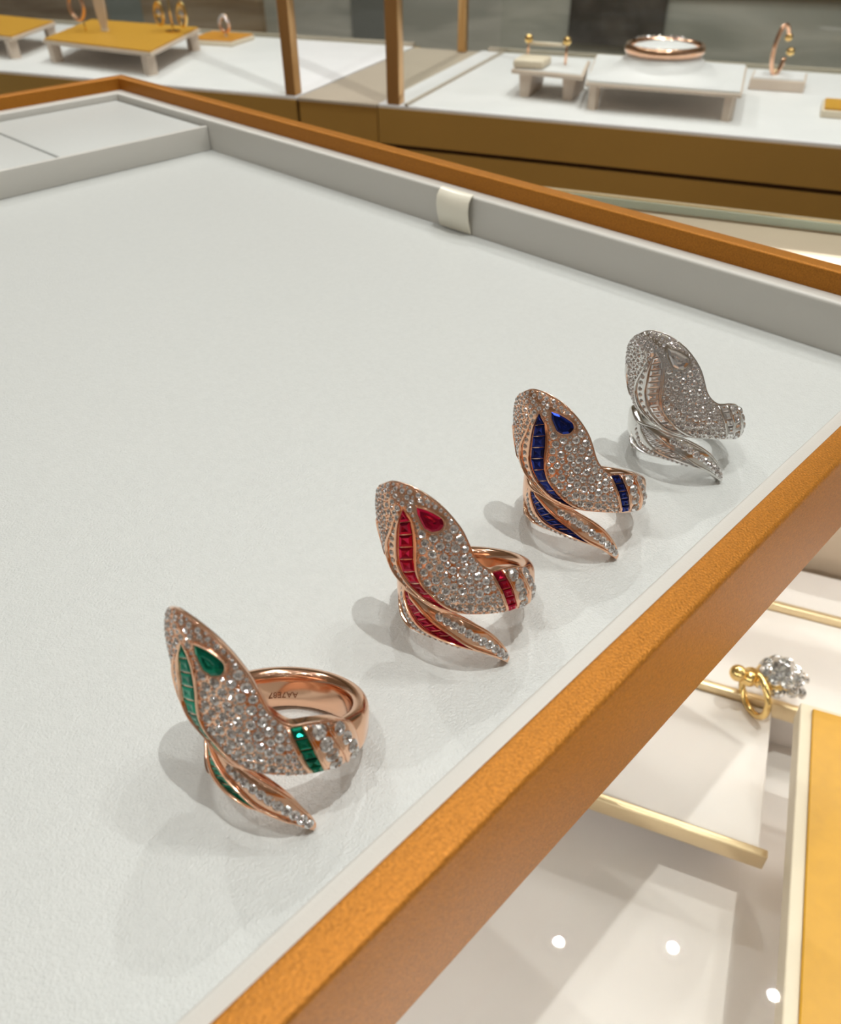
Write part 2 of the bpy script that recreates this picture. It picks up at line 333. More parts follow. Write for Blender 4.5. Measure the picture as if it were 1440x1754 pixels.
def loft(name, U, L, Sf, inner, m, parent, nx=30):
    ns = len(U); V = []; F = []
    for i in range(ns):
        for j in range(nx+1):
            f = .5-.5*math.cos(math.pi*j/nx); p = U[i]*(1-f)+L[i]*f; V.append(Sf(*p)*MM)
    for i in range(ns):
        for j in range(nx+1):
            f = .5-.5*math.cos(math.pi*j/nx); p = U[i]*(1-f)+L[i]*f; V.append(cylp(p[0], inner(p[0], p[1]), p[1])*MM)
    k = nx+1; o = ns*k
    for i in range(ns-1):
        for j in range(nx):
            a = i*k+j; F.append([a, a+1, a+k+1, a+k]); F.append([o+a, o+a+k, o+a+k+1, o+a+1])
        for j in (0, nx):
            a = i*k+j; F.append([a, a+k, o+a+k, o+a])
    for i in (0, ns-1):
        for j in range(nx):
            a = i*k+j; F.append([a, a+1, o+a+1, o+a])
    return auto(fix(mesh(name, V, F, m, parent)), 50)
def brilliant():
    """unit radius round cut: girdle at z=0, crown above, star sunk into the table to imitate inner reflections"""
    V = []; F = []; n = 16
    for i in range(n): a = 2*math.pi*i/n; V.append((math.cos(a), math.sin(a), 0))
    for i in range(n): a = 2*math.pi*i/n; V.append((math.cos(a), math.sin(a), -.35))
    for i in range(8): a = 2*math.pi*(i+.5)/8; V.append((.82*math.cos(a), .82*math.sin(a), .20))
    for i in range(8): a = 2*math.pi*i/8; V.append((.56*math.cos(a), .56*math.sin(a), .36))
    for i in range(8): a = 2*math.pi*(i+.5)/8; V.append((.30*math.cos(a), .30*math.sin(a), .15))
    V.append((0, 0, .30))
    for i in range(n): F.append([i, n+i, n+(i+1) % n, (i+1) % n])
    for i in range(8):
        g0, g1, g2 = 2*i, 2*i+1, (2*i+2) % 16; m0, mp = 32+i, 32+(i-1) % 8; t0, t1 = 40+i, 40+(i+1) % 8; s = 48+i
        F += [[g0, g1, m0], [g1, g2, m0], [mp, g0, m0, t0] if False else [g0, m0, t0], [g0, t0, mp], [t0, m0, t1], [t0, t1, s], [t1, 56, s], [s, 56, t0]]
    F.append(list(range(n, 2*n))[::-1])
    me = bpy.data.meshes.new('round_stone'); me.from_pydata(V, [], F); me.validate(); me.update()
    bm = bmesh.new(); bm.from_mesh(me); bmesh.ops.remove_doubles(bm, verts=bm.verts, dist=1e-5); bmesh.ops.recalc_face_normals(bm, faces=bm.faces); bm.to_mesh(me); bm.free()
    return me
BRI = brilliant()
def stone_matrix(P, N, r, spin):
    z = Vector(N).normalized(); x = z.orthogonal().normalized(); y = z.cross(x); c, s = math.cos(spin), math.sin(spin)
    X = x*c+y*s; Y = z.cross(X)
    return Matrix(((X.x*r, Y.x*r, z.x*r, P[0]), (X.y*r, Y.y*r, z.y*r, P[1]), (X.z*r, Y.z*r, z.z*r, P[2]), (0, 0, 0, 1)))
def strip_cells(A, B, n, Sf, gap=.012, up=.24, inset=.72):
    """n channel set step cut stones between two curves"""
    a = even(A, n*2+1); b = even(B, n*2+1); out = []
    for i in range(n):
        g = gap
        def pt(u, v):
            x = u*2*n; k = min(int(x), 2*n-1); f = x-k
            pa = a[k]*(1-f)+a[k+1]*f; pb = b[k]*(1-f)+b[k+1]*f; return pa*(1-v)+pb*v
        u0, u1 = (i+g)/n, (i+1-g)/n
        C = [pt(u0, .13), pt(u1, .13), pt(u1, .87), pt(u0, .87)]
        w = min(seg_len(C[0], C[3]), seg_len(C[1], C[2]))
        if max(seg_len(C[0], C[3]), seg_len(C[1], C[2])) < .25: continue
        mid = sum(C)/4; N = nrm(Sf, *mid); P = [Sf(*c) for c in C]; m = sum(P)/4
        lo = [p-N*.35 for p in P]; gi = [p+N*.02 for p in P]; c1 = [m+(p-m)*.9+N*up*.6 for p in P]; c2 = [m+(p-m)*.52+N*up for p in P]
        ce = m+N*up*.55
        V = [v*MM for v in lo+gi+c1+c2+[ce]]
        F = [[0, 1, 2, 3]]
        for q in range(3):
            for e in range(4): F.append([q*4+e, q*4+(e+1) % 4, q*4+4+(e+1) % 4, q*4+4+e])
        for e in range(4): F.append([12+e, 12+(e+1) % 4, 16])
        out.append((V, F))
    return out
def seg_len(a, b): return math.hypot((a[0]-b[0])*KX, a[1]-b[1])
# curves of the ornament
R_MAIN = [(183.5, 10.9), (187.5, 9.6), (189, 7.8), (188.5, 5), (187, 2.5), (187.5, .8), (190.5, -1), (199, -3), (209, -4.3), (219, -5.0)]
R_MID = [(183, 10.5), (179, 8.4), (176, 5.6), (174, 3), (175, .8), (178, -1.2), (186, -3.1), (197, -4.1), (210, -4.8)]
R_OUT = [(178, 9.3), (173, 7.1), (167, 5), (164.5, 3), (166, .4), (173, -2), (185, -3.6), (198, -4.6), (212, -5.1)]
Q_IN = [(158, 8.2), (153, 6.2), (151, 4.2), (154, 2)]
Q_OUT = [(155, 8.4), (147, 6.3), (144.5, 4.2), (148, 2.2)]
BAR = [[(240, 1), (245, -1.2), (251, -3.6), (256.5, -5.3)], [(250.5, 1.2), (256.5, -1.2), (261, -3.2), (267.5, -5.2)], [(266, .9), (272, -1.2), (279, -3.3), (287, -5.6)], [(281, .4), (290, -1.6), (297, -3.3), (302, -4.8)]]
TR_R = [(158, -3.7), (172, -4.7), (183, -5.9), (196, -7.3), (208, -8.5), (223, -10.2), (239, -11.5), (252, -12.6)]
TR_L = [(150, -3.7), (158, -5.3), (167, -6.9), (179, -8.2), (193, -9.1), (207, -9.8), (221, -10.6)]
TR_O = [(131, -2.8), (133, -5.2), (141, -7.2), (154, -8.3), (170, -9.1)]
TR_P = [(120, -2.2), (120, -5), (126, -7.2), (140, -8.6)]
LEAF = np.vstack([cr(R_MAIN, 40), cr(R_OUT, 40)[::-1]])
QLEAF = np.vstack([cr(Q_IN, 16), cr(Q_OUT, 16)[::-1]])
BANDP = np.vstack([cr(BAR[0], 20), cr(BAR[3], 20)[::-1]])
EYE_C, EYE_T = np.array([200, 8.95]), np.array([190.8, 11.35])
def pear(n, s=1.0):
    ax = (EYE_T-EYE_C)*[KX, 1]; L = np.linalg.norm(ax); ax = ax/L; pe = np.array([-ax[1], ax[0]]); R = 1.32*s; out = []
    for i in range(n):
        a = 2*math.pi*i/n; x = math.cos(a); y = math.sin(a)
        wv = R*y*(1-.55*max(0, x)**1.0*max(0, x)) ; lv = R*x if x < 0 else x*L*s
        wv = R*math.sin(a)*(1 if x < 0 else (1-x)**.35*(1+x)**.0 if x < 1 else 0)
        q = ax*lv+pe*wv; out.append(EYE_C+q/[KX, 1])
    return np.array(out)
PEAR = pear(32, 1.12)
def vin(C, poly):
    r = np.zeros(len(C), bool); a = poly; b = np.roll(poly, 1, 0)
    for (xi, yi), (xj, yj) in zip(a, b):
        if yi == yj: continue
        k = ((yi > C[:, 1]) != (yj > C[:, 1])) & (C[:, 0] < (xj-xi)*(C[:, 1]-yi)/(yj-yi)+xi); r ^= k
    return r
def vdist(C, poly):
    best = np.full(len(C), 1e9); q = C*[KX, 1]; A = poly*[KX, 1]; B = np.roll(A, -1, 0)
    for a, b in zip(A, B):
        d = b-a; t = np.clip(((q-a)@d)/max(d@d, 1e-9), 0, 1); best = np.minimum(best, np.linalg.norm(a+t[:, None]*d-q, axis=1))
    return best
def pack():
    """stones of the pave field: greedy packing, big ones on the flank, small ones on the snout and borders"""
    rng = np.random.RandomState(3)
    lo = BODY.min(0); hi = BODY.max(0); C = lo+rng.rand(40000, 2)*(hi-lo)
    keep = vin(C, BODY) & ~vin(C, LEAF) & ~vin(C, QLEAF) & ~vin(C, PEAR) & ~vin(C, BANDP) & (C[:, 0] < 272); C = C[keep]
    D = np.minimum.reduce([vdist(C, p) for p in (BODY, LEAF, QLEAF, PEAR, BANDP)])
    cand = [(p, d) for p, d in zip(C, D) if d > .2]
    P = []; R = []
    def ok(q, r, k=.95):
        if not P: return True
        A = np.array(P); return (np.hypot((A[:, 0]-q[0])*KX, A[:, 1]-q[1]) > (np.array(R)+r)*k).all()
    for r in (.70, .62, .54, .47, .40, .33, .26, .21):
        for q, d in cand:
            if d < r+.02: continue
            if r > .5 and (q[1] > 8 or q[0] > 236 or q[0] < 188): continue
            if r > .42 and (q[1] > 11 or q[0] < 180): continue
            if ok(q, r): P.append(q); R.append(r)
    beads = []; BA = []
    for q, d in cand:
        A = np.array(P); g = (np.hypot((A[:, 0]-q[0])*KX, A[:, 1]-q[1])-np.array(R)).min()
        if g < .03: continue
        if BA:
            B = np.array(BA); 
            if (np.hypot((B[:, 0]-q[0])*KX, B[:, 1]-q[1])).min() < .30: continue
        BA.append(q)
    return P, R, BA
PAVE_P, PAVE_R, BEADS = pack()
PN = [(Sb(*p), nrm(Sb, *p)) for p in PAVE_P]
BN = [(Sb(*p), nrm(Sb, *p)) for p in BEADS]
ICO = bmesh.new(); bmesh.ops.create_icosphere(ICO, subdivisions=1, radius=1); ICV = [np.array(v.co) for v in ICO.verts]; ICF = [[v.index for v in f.verts] for f in ICO.faces]; ICO.free()
def row_round(A, B, n, Sf, k=.40, lo=0, hi=1, rmin=.15, rmax=.62):
    a = even(A, 101); b = even(B, 101); out = []
    for i in range(n):
        u = lo+(hi-lo)*(i+.5)/n; x = u*100; j = min(int(x), 99); f = x-j
        pa = a[j]*(1-f)+a[j+1]*f; pb = b[j]*(1-f)+b[j+1]*f; wdt = seg_len(pa, pb); r = min(wdt*k, rmax)
        if r < rmin: continue
        p = (pa+pb)/2; out.append((Sf(*p), nrm(Sf, *p), r))
    return out
def rail(name, C, Sf, m, parent, wd=.17, hi=.30, lo=.35, n=48, ends=(.25, .25)):
    Q = even(C, n); P = [Sf(*q)*MM for q in Q]; N = [nrm(Sf, *q) for q in Q]
    tp = np.clip(np.minimum(np.arange(n)/(n*.12)+ends[0], (n-1-np.arange(n))/(n*.12)+ends[1]), 0, 1)
    sec = [(-wd*MM, -lo*MM), (-wd*MM, hi*.75*MM), (-wd*.6*MM, hi*MM), (wd*.6*MM, hi*MM), (wd*MM, hi*.75*MM), (wd*MM, -lo*MM)]
    return auto(sweep(name, P, N, sec, m, parent, taper=tp), 50)

def make_ring(pose, metal, gem, gemname, label, engrave):
    x, y, a = pose
    root = thing('snake_ring', (x*.01, y*.01, .0003), label, 'ring', 'jeweled snake rings in a row in the tray', a)
    mt_ = M[metal]; gm = M[gem]; dm = M['diamond']
    # plain shank
    key = [(264, 9.0, -2.5, .55, 2.3), (284, 9.3, -2.6, .95, 2.55), (304, 9.75, -2.75, 1.35, 2.75), (475, 9.75, -3.0, 1.3, 2.95), (488, 9.5, -3.9, 1.1, 3.0), (503, 9.2, -5.2, .9, 2.7), (525, 9.0, -6.1, .7, 2.0)]
    kk = np.array(key, float); sec = 28; V = []; F = []; A = np.arange(264, 526, 3.0)
    for ph in A:
        rc, hc, ra, hb = [np.interp(ph, kk[:, 0], kk[:, i]) for i in (1, 2, 3, 4)]
        for j in range(sec):
            t = 2*math.pi*j/sec; c, s = math.cos(t), math.sin(t); e = .62
            V.append(cylp(ph, rc+ra*math.copysign(abs(c)**e, c), hc+hb*math.copysign(abs(s)**e, s))*MM)
    for i in range(len(A)-1):
        for j in range(sec): F.append([i*sec+j, i*sec+(j+1) % sec, (i+1)*sec+(j+1) % sec, (i+1)*sec+j])
    F += [list(range(sec))[::-1], [(len(A)-1)*sec+j for j in range(sec)]]
    band = fix(mesh('band', V, F, mt_, root, True))
    if engrave:
        fc = bpy.data.curves.new('engraving', 'FONT'); fc.body = engrave; fc.size = 1.25; fc.extrude = .02; fc.resolution_u = 2
        fo = bpy.data.objects.new('t', fc); COL.objects.link(fo); bpy.context.view_layer.update()
        me = bpy.data.meshes.new_from_object(fo.evaluated_get(bpy.context.evaluated_depsgraph_get())); bpy.data.objects.remove(fo)
        x1 = max(v.co.x for v in me.vertices)
        for v in me.vertices:
            # runs round the inner face, upside down
            ph = ENG_PH+(v.co.x-x1/2)/8.4/math.pi*180*ENG_S; hh = ENG_H-v.co.y
            v.co = Vector(cylp(ph, 8.385-v.co.z*.5, hh)*MM)
        o = link('engraving', me, M['rose_dark'], band); o['label'] = 'engraved serial code inside the band'
    head = loft('head', bodyR, bodyL, Sb, lambda ph, h: rho(h)-1.9+(1.35+bump(ph, h))*min(1, max(0, (h-1.5)/5)), mt_, root)
    # beads of metal between the stones belong to the head's surface
    me = head.data; V = []; F = []
    for P, N in BN:
        o = len(V); c = P+N*.03; V += [(c+v*.125)*MM for v in ICV]; F += [[i+o for i in f] for f in ICF]
    bd = mesh('bead_setting', V, F, mt_, head, True); bd['kind'] = 'stuff'
    def put(P, N, r, name, parent, m, lift=.02):
        o = bpy.data.objects.new(name, BRI); COL.objects.link(o); o.parent = parent
        o.matrix_local = stone_matrix((P+N*lift)*MM, N, r*MM, random.random()*6.28)
        if not BRI.materials: BRI.materials.append(dm)
        return o
    order = sorted(range(len(PAVE_R)), key=lambda i: -PAVE_R[i])
    for i in order[:100]: put(*PN[i], PAVE_R[i]*.97, 'pave_diamond', head, dm)
    V = []; F = []
    bv = [np.array(v.co) for v in BRI.vertices]; bf = [list(p.vertices) for p in BRI.polygons]
    for i in order[100:]:
        P, N = PN[i]; mm = np.array(stone_matrix((P+N*.02)*MM, N, PAVE_R[i]*.97*MM, random.random()*6)); o = len(V)
        V += [mm[:3, :3]@v+mm[:3, 3] for v in bv]; F += [[k+o for k in f] for f in bf]
    sm = mesh('small_pave_diamonds', V, F, dm, head); sm['kind'] = 'stuff'
    for P, N, r in row_round(BAR[1], BAR[2], 4, Sb, .40, rmax=1.0)+row_round(BAR[2], BAR[3], 4, Sb, .42, rmax=.9): put(P, N, r, 'band_diamond', head, dm)
    for P, N, r in row_round(R_MID, R_OUT, 17, Sb, .40, rmax=.46): put(P, N, r, 'cheek_diamond', head, dm)
    def cells(A, B, n, Sf, nm, parent, **k):
        if gem == 'diamond' and n > 5: n = int(n*1.7)
        for V, F in strip_cells(A, B, n, Sf, **k): fix(mesh(nm, V, F, gm, parent))
    cells(BAR[0], BAR[1], 5, Sb, 'band_'+gemname, head, up=.38)
    cells(R_MAIN, R_MID, 10, Sb, 'cheek_'+gemname, head)
    cells(Q_IN, Q_OUT, 5, Sb, 'far_cheek_'+gemname, head)
    for i, C in enumerate(BAR[:3]): rail('divider_bar', C, Sb, mt_, head, .22, .34)
    for C in (R_MAIN, R_MID, R_OUT, Q_IN, Q_OUT): rail('cheek_rail', C, Sb, mt_, head, .19, .38)
    rail('edge_rail', RIGHT[3:], Sb, mt_, head, .14, .16, n=70)
    # pear shaped eye in a raised collar
    N = nrm(Sb, *EYE_C); ring = pear(32, 1.0)
    def base(q): P = Sb(*q); return P
    c0 = Sb(*EYE_C)
    flat = []
    for q in ring: P = base(q); flat.append(P-N*((P-c0)@N)*.6)
    m0 = sum(flat)/32
    col = sweep('eye_collar', [(p+N*.28)*MM for p in flat], [N]*32, [(-.16*MM, -.6*MM), (-.16*MM, .05*MM), (-.05*MM, .12*MM), (.08*MM, .12*MM), (.16*MM, 0), (.16*MM, -.6*MM)], mt_, head, closed=True, smooth=False); auto(col, 50)
    V = []; F = []
    for s, z in ((.97, .15), (.97, .34), (.72, .62), (.45, .66), (.22, .52)):
        V += [(m0+(p-m0)*s+N*z)*MM for p in flat]
    V2 = []; step = 4
    V = [V[l*32+(k*step+(step//2 if l in (3,) else 0)) % 32] for l in range(5) for k in range(8)]
    for l in range(4):
        for k in range(8):
            a_, b_, c_, d_ = l*8+k, l*8+(k+1) % 8, (l+1)*8+(k+1) % 8, (l+1)*8+k
            F += [[a_, b_, d_], [b_, c_, d_]]
    V.append((m0+N*.56)*MM); F += [[32+k, 32+(k+1) % 8, 40] for k in range(8)]
    eye = fix(mesh('eye_'+gemname, V, F, gm, head))
    # tail
    tail = loft('tail_leaf', tailU, tailL, St, lambda ph, h: 8.3, mt_, root, 20)
    for C in (TR_R, TR_L, TR_O, TR_P): rail('tail_rail', C, St, mt_, tail, .17, .42)
    rail('tail_rail', T_UP[1:], St, mt_, tail, .2, .38); rail('tail_rail', T_LO[4:], St, mt_, tail, .13, .15)
    cells(TR_R[:-1], TR_L, 11, St, 'tail_'+gemname, tail, up=.2)
    cells(TR_O, TR_P, 6, St, 'outer_tail_'+gemname, tail, up=.15)
    for P, N, r in row_round(TR_L, TR_O+[(178, -9.25), (194, -9.75), (212, -10.4)], 17, St, .40, rmax=.5): put(P, N, r, 'tail_diamond', tail, dm)
    for P, N, r in row_round(T_UP[5:], TR_R[2:]+[(260, -13.3)], 11, St, .42, .10, .97, rmax=.72): put(P, N, r, 'tail_diamond', tail, dm)
    return root
ENG_PH, ENG_H, ENG_S = 61.0, -3.2, 1.0
make_ring((2.664, 4.914, -0.167), 'rose', 'emerald', 'emerald', 'rose gold snake ring with green emerald eye and bands, nearest in the row', 'AA7E87')
make_ring((6.469, 4.886, -0.005), 'rose', 'ruby', 'ruby', 'rose gold snake ring with red ruby eye and bands, second in the row', None)
make_ring((9.609, 5.046, -0.132), 'rose', 'sapphire', 'sapphire', 'rose gold snake ring with dark blue sapphire eye and bands, third in the row', None)
make_ring((12.926, 4.834, -0.069), 'white_gold', 'diamond', 'diamond', 'white gold snake ring set all over with clear diamonds, farthest in the row', None)

# ------------------------------------------------------------------ diamond ring inside the near case
cr_ = thing('cocktail_ring', (*W(.222, .040), -.150), 'yellow gold ring with round diamond cluster, under the glass by the yellow board', 'ring')
N_ = 40
tube('shank', [(.0035*0+.0085*math.cos(2*math.pi*i/N_)*.55-.003, .0085*math.cos(2*math.pi*i/N_)*.8, .0095+.0085*math.sin(2*math.pi*i/N_)) for i in range(N_)], .0013, M['gold'], cr_, closed=True)
hd_ = ball('setting', (.003, -.003, .0155), .0070, M['gold'], cr_, 3, (1, 1, .75))
for i, (dx, dy, dz, r) in enumerate([(.004, -.004, .0222, .0038)]+[(.004+.0052*math.cos(k*math.pi/4), -.004+.0052*math.sin(k*math.pi/4), .0198, .0027) for k in range(8)]+[(.004+.0068*math.cos((k+.5)*math.pi/4), -.004+.0068*math.sin((k+.5)*math.pi/4), .0160, .0026) for k in range(8)]+[(.0125, -.006, .015, .0026), (.0125, -.0105, .014, .0024), (.006, -.0125, .013, .0024)]):
    o = bpy.data.objects.new('diamond', BRI); COL.objects.link(o); o.parent = hd_
    n = np.array([dx-.004, dy+.004, .010]); n /= np.linalg.norm(n)
    o.matrix_local = stone_matrix((dx, dy, dz), n, r, i)
for (dx, dy, dz) in ((-.006, .007, .0175), (-.0035, .0035, .0155), (-.001, .0, .0150)):
    ball('gold_bead', (dx, dy, dz), .0031, M['gold'], cr_)

# ------------------------------------------------------------------ the vitrines behind (s marks along their front, m depth)
ZD = -.035
def vitrine(name, t0, t1, label):
    c = thing(name, (*W(.6, (t0+t1)/2), FZ), label, 'display case')
    prism('bronze_base', mt(.5625, .80, t0, t1), -.0605, ZD-.0026, M['brass'], c)
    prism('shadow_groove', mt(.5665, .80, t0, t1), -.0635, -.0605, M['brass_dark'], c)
    prism('lower_base', mt(.5625, .80, t0, t1), FZ, -.0635, M['brass'], c)
    prism('deck', mt(.5632, .785, t0, t1), ZD-.0026, ZD, M['white_deck'], c, .0004)
    return c
ca = vitrine('vitrine', -1.05, -.3325, 'left display vitrine with yellow stands, bronze base and white deck')
cb = vitrine('vitrine', -.2665, .60, 'right display vitrine with white stands, bronze base and white deck')
fl = thing('filler_cabinet', (*W(.6, -.3), FZ), 'taupe filler cabinet joining the two vitrines between their brass posts', 'cabinet')
prism('top', mt(.563, .785, -.3315, -.2675), ZD-.0026, ZD-.0008, M['filler'], fl)
prism('front', mt(.5645, .785, -.3310, -.2680), FZ, ZD-.0026, M['brass'], fl)
prism('side_rail', mt(.563, .785, -.2460, -.2440), ZD+.0001, ZD+.0016, M['filler'], cb)
for t0, t1, c, e in ((-1.05, -.3325, ca, -.3325), (-.2600, .60, cb, -.2560)):
    prism('rear_rail', mt(.783, .788, t0, t1), ZD, ZD+.003, M['filler'], c)
    prism('front_glass', mt(.5650, .5675, t0+.012, t1-.012), ZD+.0002, .30, M['glass_pane'], c)
    prism('rear_glass', mt(.7795, .782, t0+.012, t1-.012), ZD+.0002, .30, M['glass_pane'], c)
prism('corner_post', mt(.5635, .5735, -.3415, -.3330), ZD+.0001, .30, M['brass_post'], ca, .0008)
prism('corner_post', mt(.5635, .5735, -.2600, -.2505), ZD+.0001, .30, M['brass_post'], cb, .0008)
prism('corner_post', mt(.7740, .7820, -.2860, -.2785), ZD-.0005, .30, M['brass_post'], fl, .0008)

def stand(name, pts, z0, z1, th, label, body, top, legs, lw=.004, frame=None):
    cx = sum(p[0] for p in pts)/4; cy = sum(p[1] for p in pts)/4
    s = thing(name, (cx, cy, ZD), label, 'display stand')
    prism('frame', pts, z1-th, z1-.0012, body, s, .0006)
    ins = [(cx+(p[0]-cx)*.975, cy+(p[1]-cy)*.975) for p in pts]
    prism('leather_top', ins, z1-.0012, z1, top, s)
    for k in legs:
        p = pts[k]; q = (cx+(p[0]-cx)*.88, cy+(p[1]-cy)*.88)
        prism('leg', [(q[0]-lw, q[1]-lw), (q[0]+lw, q[1]-lw), (q[0]+lw, q[1]+lw), (q[0]-lw, q[1]+lw)], ZD, z1-th, body, s)
    return s
k = .722
Z1 = -.0169
s2 = [W(.836*k, -.83*k), W(.809*k, -.654*k), W(.974*k, -.704*k), W(.985*k, -.884*k)]
stand('display_stand', s2, ZD, Z1, .004, 'large yellow topped display stand on legs in the left vitrine, holding earrings', M['beige'], M['yellow'], (0, 1, 2, 3))
s1 = [W(.865*k, -1.06*k), W(.837*k, -.877*k), W(.956*k, -.918*k), W(.985*k, -1.10*k)]
stand('display_stand', s1, ZD, Z1, .004, 'yellow topped display stand cut off by the left edge of the picture', M['beige'], M['yellow'], (0, 1, 2))
pd = [W(1.000*k, -.745*k), W(1.003*k, -.680*k), W(1.062*k, -.682*k), W(1.065*k, -.750*k)]
p3 = thing('display_pad', (*W(.745, -.515), ZD), 'small ochre leather pad holding one ring, right of the large yellow stand', 'display pad')
prism('board', pd, ZD+.0001, ZD+.004, M['cream'], p3, .0006)
prism('leather_top', [(p[0]*.96+.04*sum(q[0] for q in pd)/4, p[1]*.96+.04*sum(q[1] for q in pd)/4) for p in pd], ZD+.004, ZD+.0052, M['ochre'], p3)
# ring held upright on the ochre pad
def upright_ring(name, m_, t_, z, r, label, stone, group=None):
    g = thing(name, (*W(m_, t_), z), label, 'ring', group)
    prism('clip', [(W(m_, t_)[0]-.0012, W(m_, t_)[1]-.0012), (W(m_, t_)[0]+.0012, W(m_, t_)[1]-.0012), (W(m_, t_)[0]+.0012, W(m_, t_)[1]+.0012), (W(m_, t_)[0]-.0012, W(m_, t_)[1]+.0012)], z, z+.005, M['cream'], g)
    P = [(.374*r*.75*math.cos(a), -.927*r*.75*math.cos(a), .004+r+r*math.sin(a)) for a in [2*math.pi*i/28 for i in range(28)]]
    tube('band', P, .0015, M['rose'], g, closed=True)
    for i in range(7):
        a = math.pi*(.1+.8*i/6); o = bpy.data.objects.new('diamond', BRI); COL.objects.link(o); o.parent = g
        o.matrix_local = stone_matrix((.374*r*.75*math.cos(a)-.0014, -.927*r*.75*math.cos(a)-.0006, .004+r+r*math.sin(a)), (-.85, -.35, .4), .0016, i)
    return g
upright_ring('ring', .742, -.508, ZD+.0052, .0066, 'upright ring with diamonds on the small ochre pad', None)
# earrings on cards on the yellow stand
def holder(m_, t_, z, h, w_, label):
    x, y = W(m_, t_)
    g = thing('earring_holder', (x, y, z), label, 'jewelry holder')
    a, b = .374*w_/2, -.927*w_/2
    prism('foot', [(x-a*.6-.002, y-b*.6-.002), (x+a*.6-.002, y+b*.6-.002), (x+a*.6+.003, y+b*.6+.003), (x-a*.6+.003, y-b*.6+.003)], z, z+.0015, M['cream'], g)
    P = []
    for q in range(13):
        f = q/12; P.append((f*h, w_/2*(.55+.45*math.sin(min(1, f*1.6)*math.pi/2)) if f < .8 else w_/2*math.sqrt(max(0.02, 1-((f-.8)/.2)**2))))
    V = []; F = []
    for th in (-.0008, .0008):
        for zz, ww in P:
            for s in (-1, 1): V.append((s*.374*ww+th*.927, -s*.927*ww+th*.374, .0015+zz))
    n = len(P)*2
    for i in range(len(P)-1):
        F += [[2*i, 2*i+1, 2*i+3, 2*i+2], [n+2*i, n+2*i+2, n+2*i+3, n+2*i+1], [2*i, 2*i+2, n+2*i+2, n+2*i], [2*i+1, n+2*i+1, n+2*i+3, 2*i+3]]
    F += [[0, n, n+1, 1], [n-2, n-1, 2*n-1, 2*n-2]]
    fix(mesh('card', V, F, M['beige'], g)); return g
holder(.655, -.575, Z1, .030, .011, 'beige upright earring card at the middle of the yellow stand')
g = thing('hoop_earring', (*W(.650, -.592), Z1), 'gold hoop earring hanging left of the beige card on the yellow stand', 'earring')
tube('hoop', [(.374*(-.0045+.0075*math.cos(a)), -.927*(-.0045+.0075*math.cos(a)), .020+.0115*math.sin(a)) for a in [2*math.pi*i/30 for i in range(30)]], .0017, M['rose'], g, closed=True)
tube('hook', [(0, 0, 0), (0, 0, .004), (-.001, .002, .0098)], .0007, M['gold'], g)
g = thing('earring_stand', (*W(.672, -.5145), Z1), 'thin gold wire stand at the right of the yellow stand, earrings hanging from it', 'jewelry holder')
tube('pole', [(0, 0, 0), (0, 0, .033)], .0008, M['gold'], g)
tube('arm', [(-.374*.013, .927*.013, .026), (0, 0, .033), (.374*.013, -.927*.013, .026)], .0007, M['gold'], g)
prism('base', [(W(.672, -.5145)[0]+a*.007, W(.672, -.5145)[1]+b*.007) for a, b in [(math.cos(i*math.pi/6), math.sin(i*math.pi/6)) for i in range(12)]], Z1, Z1+.001, M['gold'], g)
for s, lab in ((-1, 'gold drop earring with diamonds, left on the thin gold wire stand'), (1, 'gold drop earring with pearl, right on the thin gold wire stand')):
    x, y = W(.672, -.5145+s*.012)
    g = thing('drop_earring', (x, y, Z1+.004), lab, 'earring', 'drop earrings on the wire stand')
    tube('hook', [(0, 0, .010), (0, 0, .0225)], .0006, M['gold'], g)
    tube('drop_frame', [(.374*.0042*math.cos(a), -.927*.0042*math.cos(a), .0095+.0085*math.sin(a)) for a in [2*math.pi*i/24 for i in range(24)]], .0014, M['gold'], g, closed=True)
    ball('pearl', (0, 0, .0095), .0032, M['diamond'], g, 2, smooth=False)
# bench with roll and bar in the right vitrine
bp = [W(.852*k, -.258*k), W(.842*k, -.184*k), W(.922*k, -.196*k), W(.925*k, -.263*k)]
b = thing('display_bench', (*W(.64, -.163), ZD), 'small beige bench shaped stand left of the white stand in the right vitrine', 'display stand')
prism('bench_top', bp, Z1-.0030, Z1-.0003, M['beige'], b, .0005)
prism('lining', [(p[0]*.92+.08*sum(q[0] for q in bp)/4, p[1]*.92+.08*sum(q[1] for q in bp)/4) for p in bp], Z1-.0003, Z1+.0003, M['white_deck'], b)
for t_ in (-.1765, -.1450):
    prism('leg', mt(.618, .655, t_-.0032, t_+.0032), ZD, Z1-.0030, M['beige'], b, .0005, top=mt(.618, .655, t_-.0048, t_+.0048))
rl = prism('ring_roll', mt(.6165, .640, -.1860, -.1640), Z1+.0004, Z1+.0058, M['cream'], None, .0018)
tag(rl, 'cream padded roll lying on the left end of the small bench stand', 'ring roll')
g = thing('bar_bangle', (*W(.640, -.1680), Z1+.0058), 'thin gold bar bangle with a diamond ball at each end, above the cream roll', 'bangle')
tube('bar', [(-.374*.014, .927*.014, .0068), (.374*.014, -.927*.014, .0068)], .0013, M['cream'], g)
for s in (-1, 1):
    ball('end_ball', (.374*.014*s, -.927*.014*s, .0095), .0030, M['gold'], g)
    tube('post', [(.374*.014*s, -.927*.014*s, -.0052 if s > 0 else 0), (.374*.014*s, -.927*.014*s, .0085)], .0009, M['rose'], g)
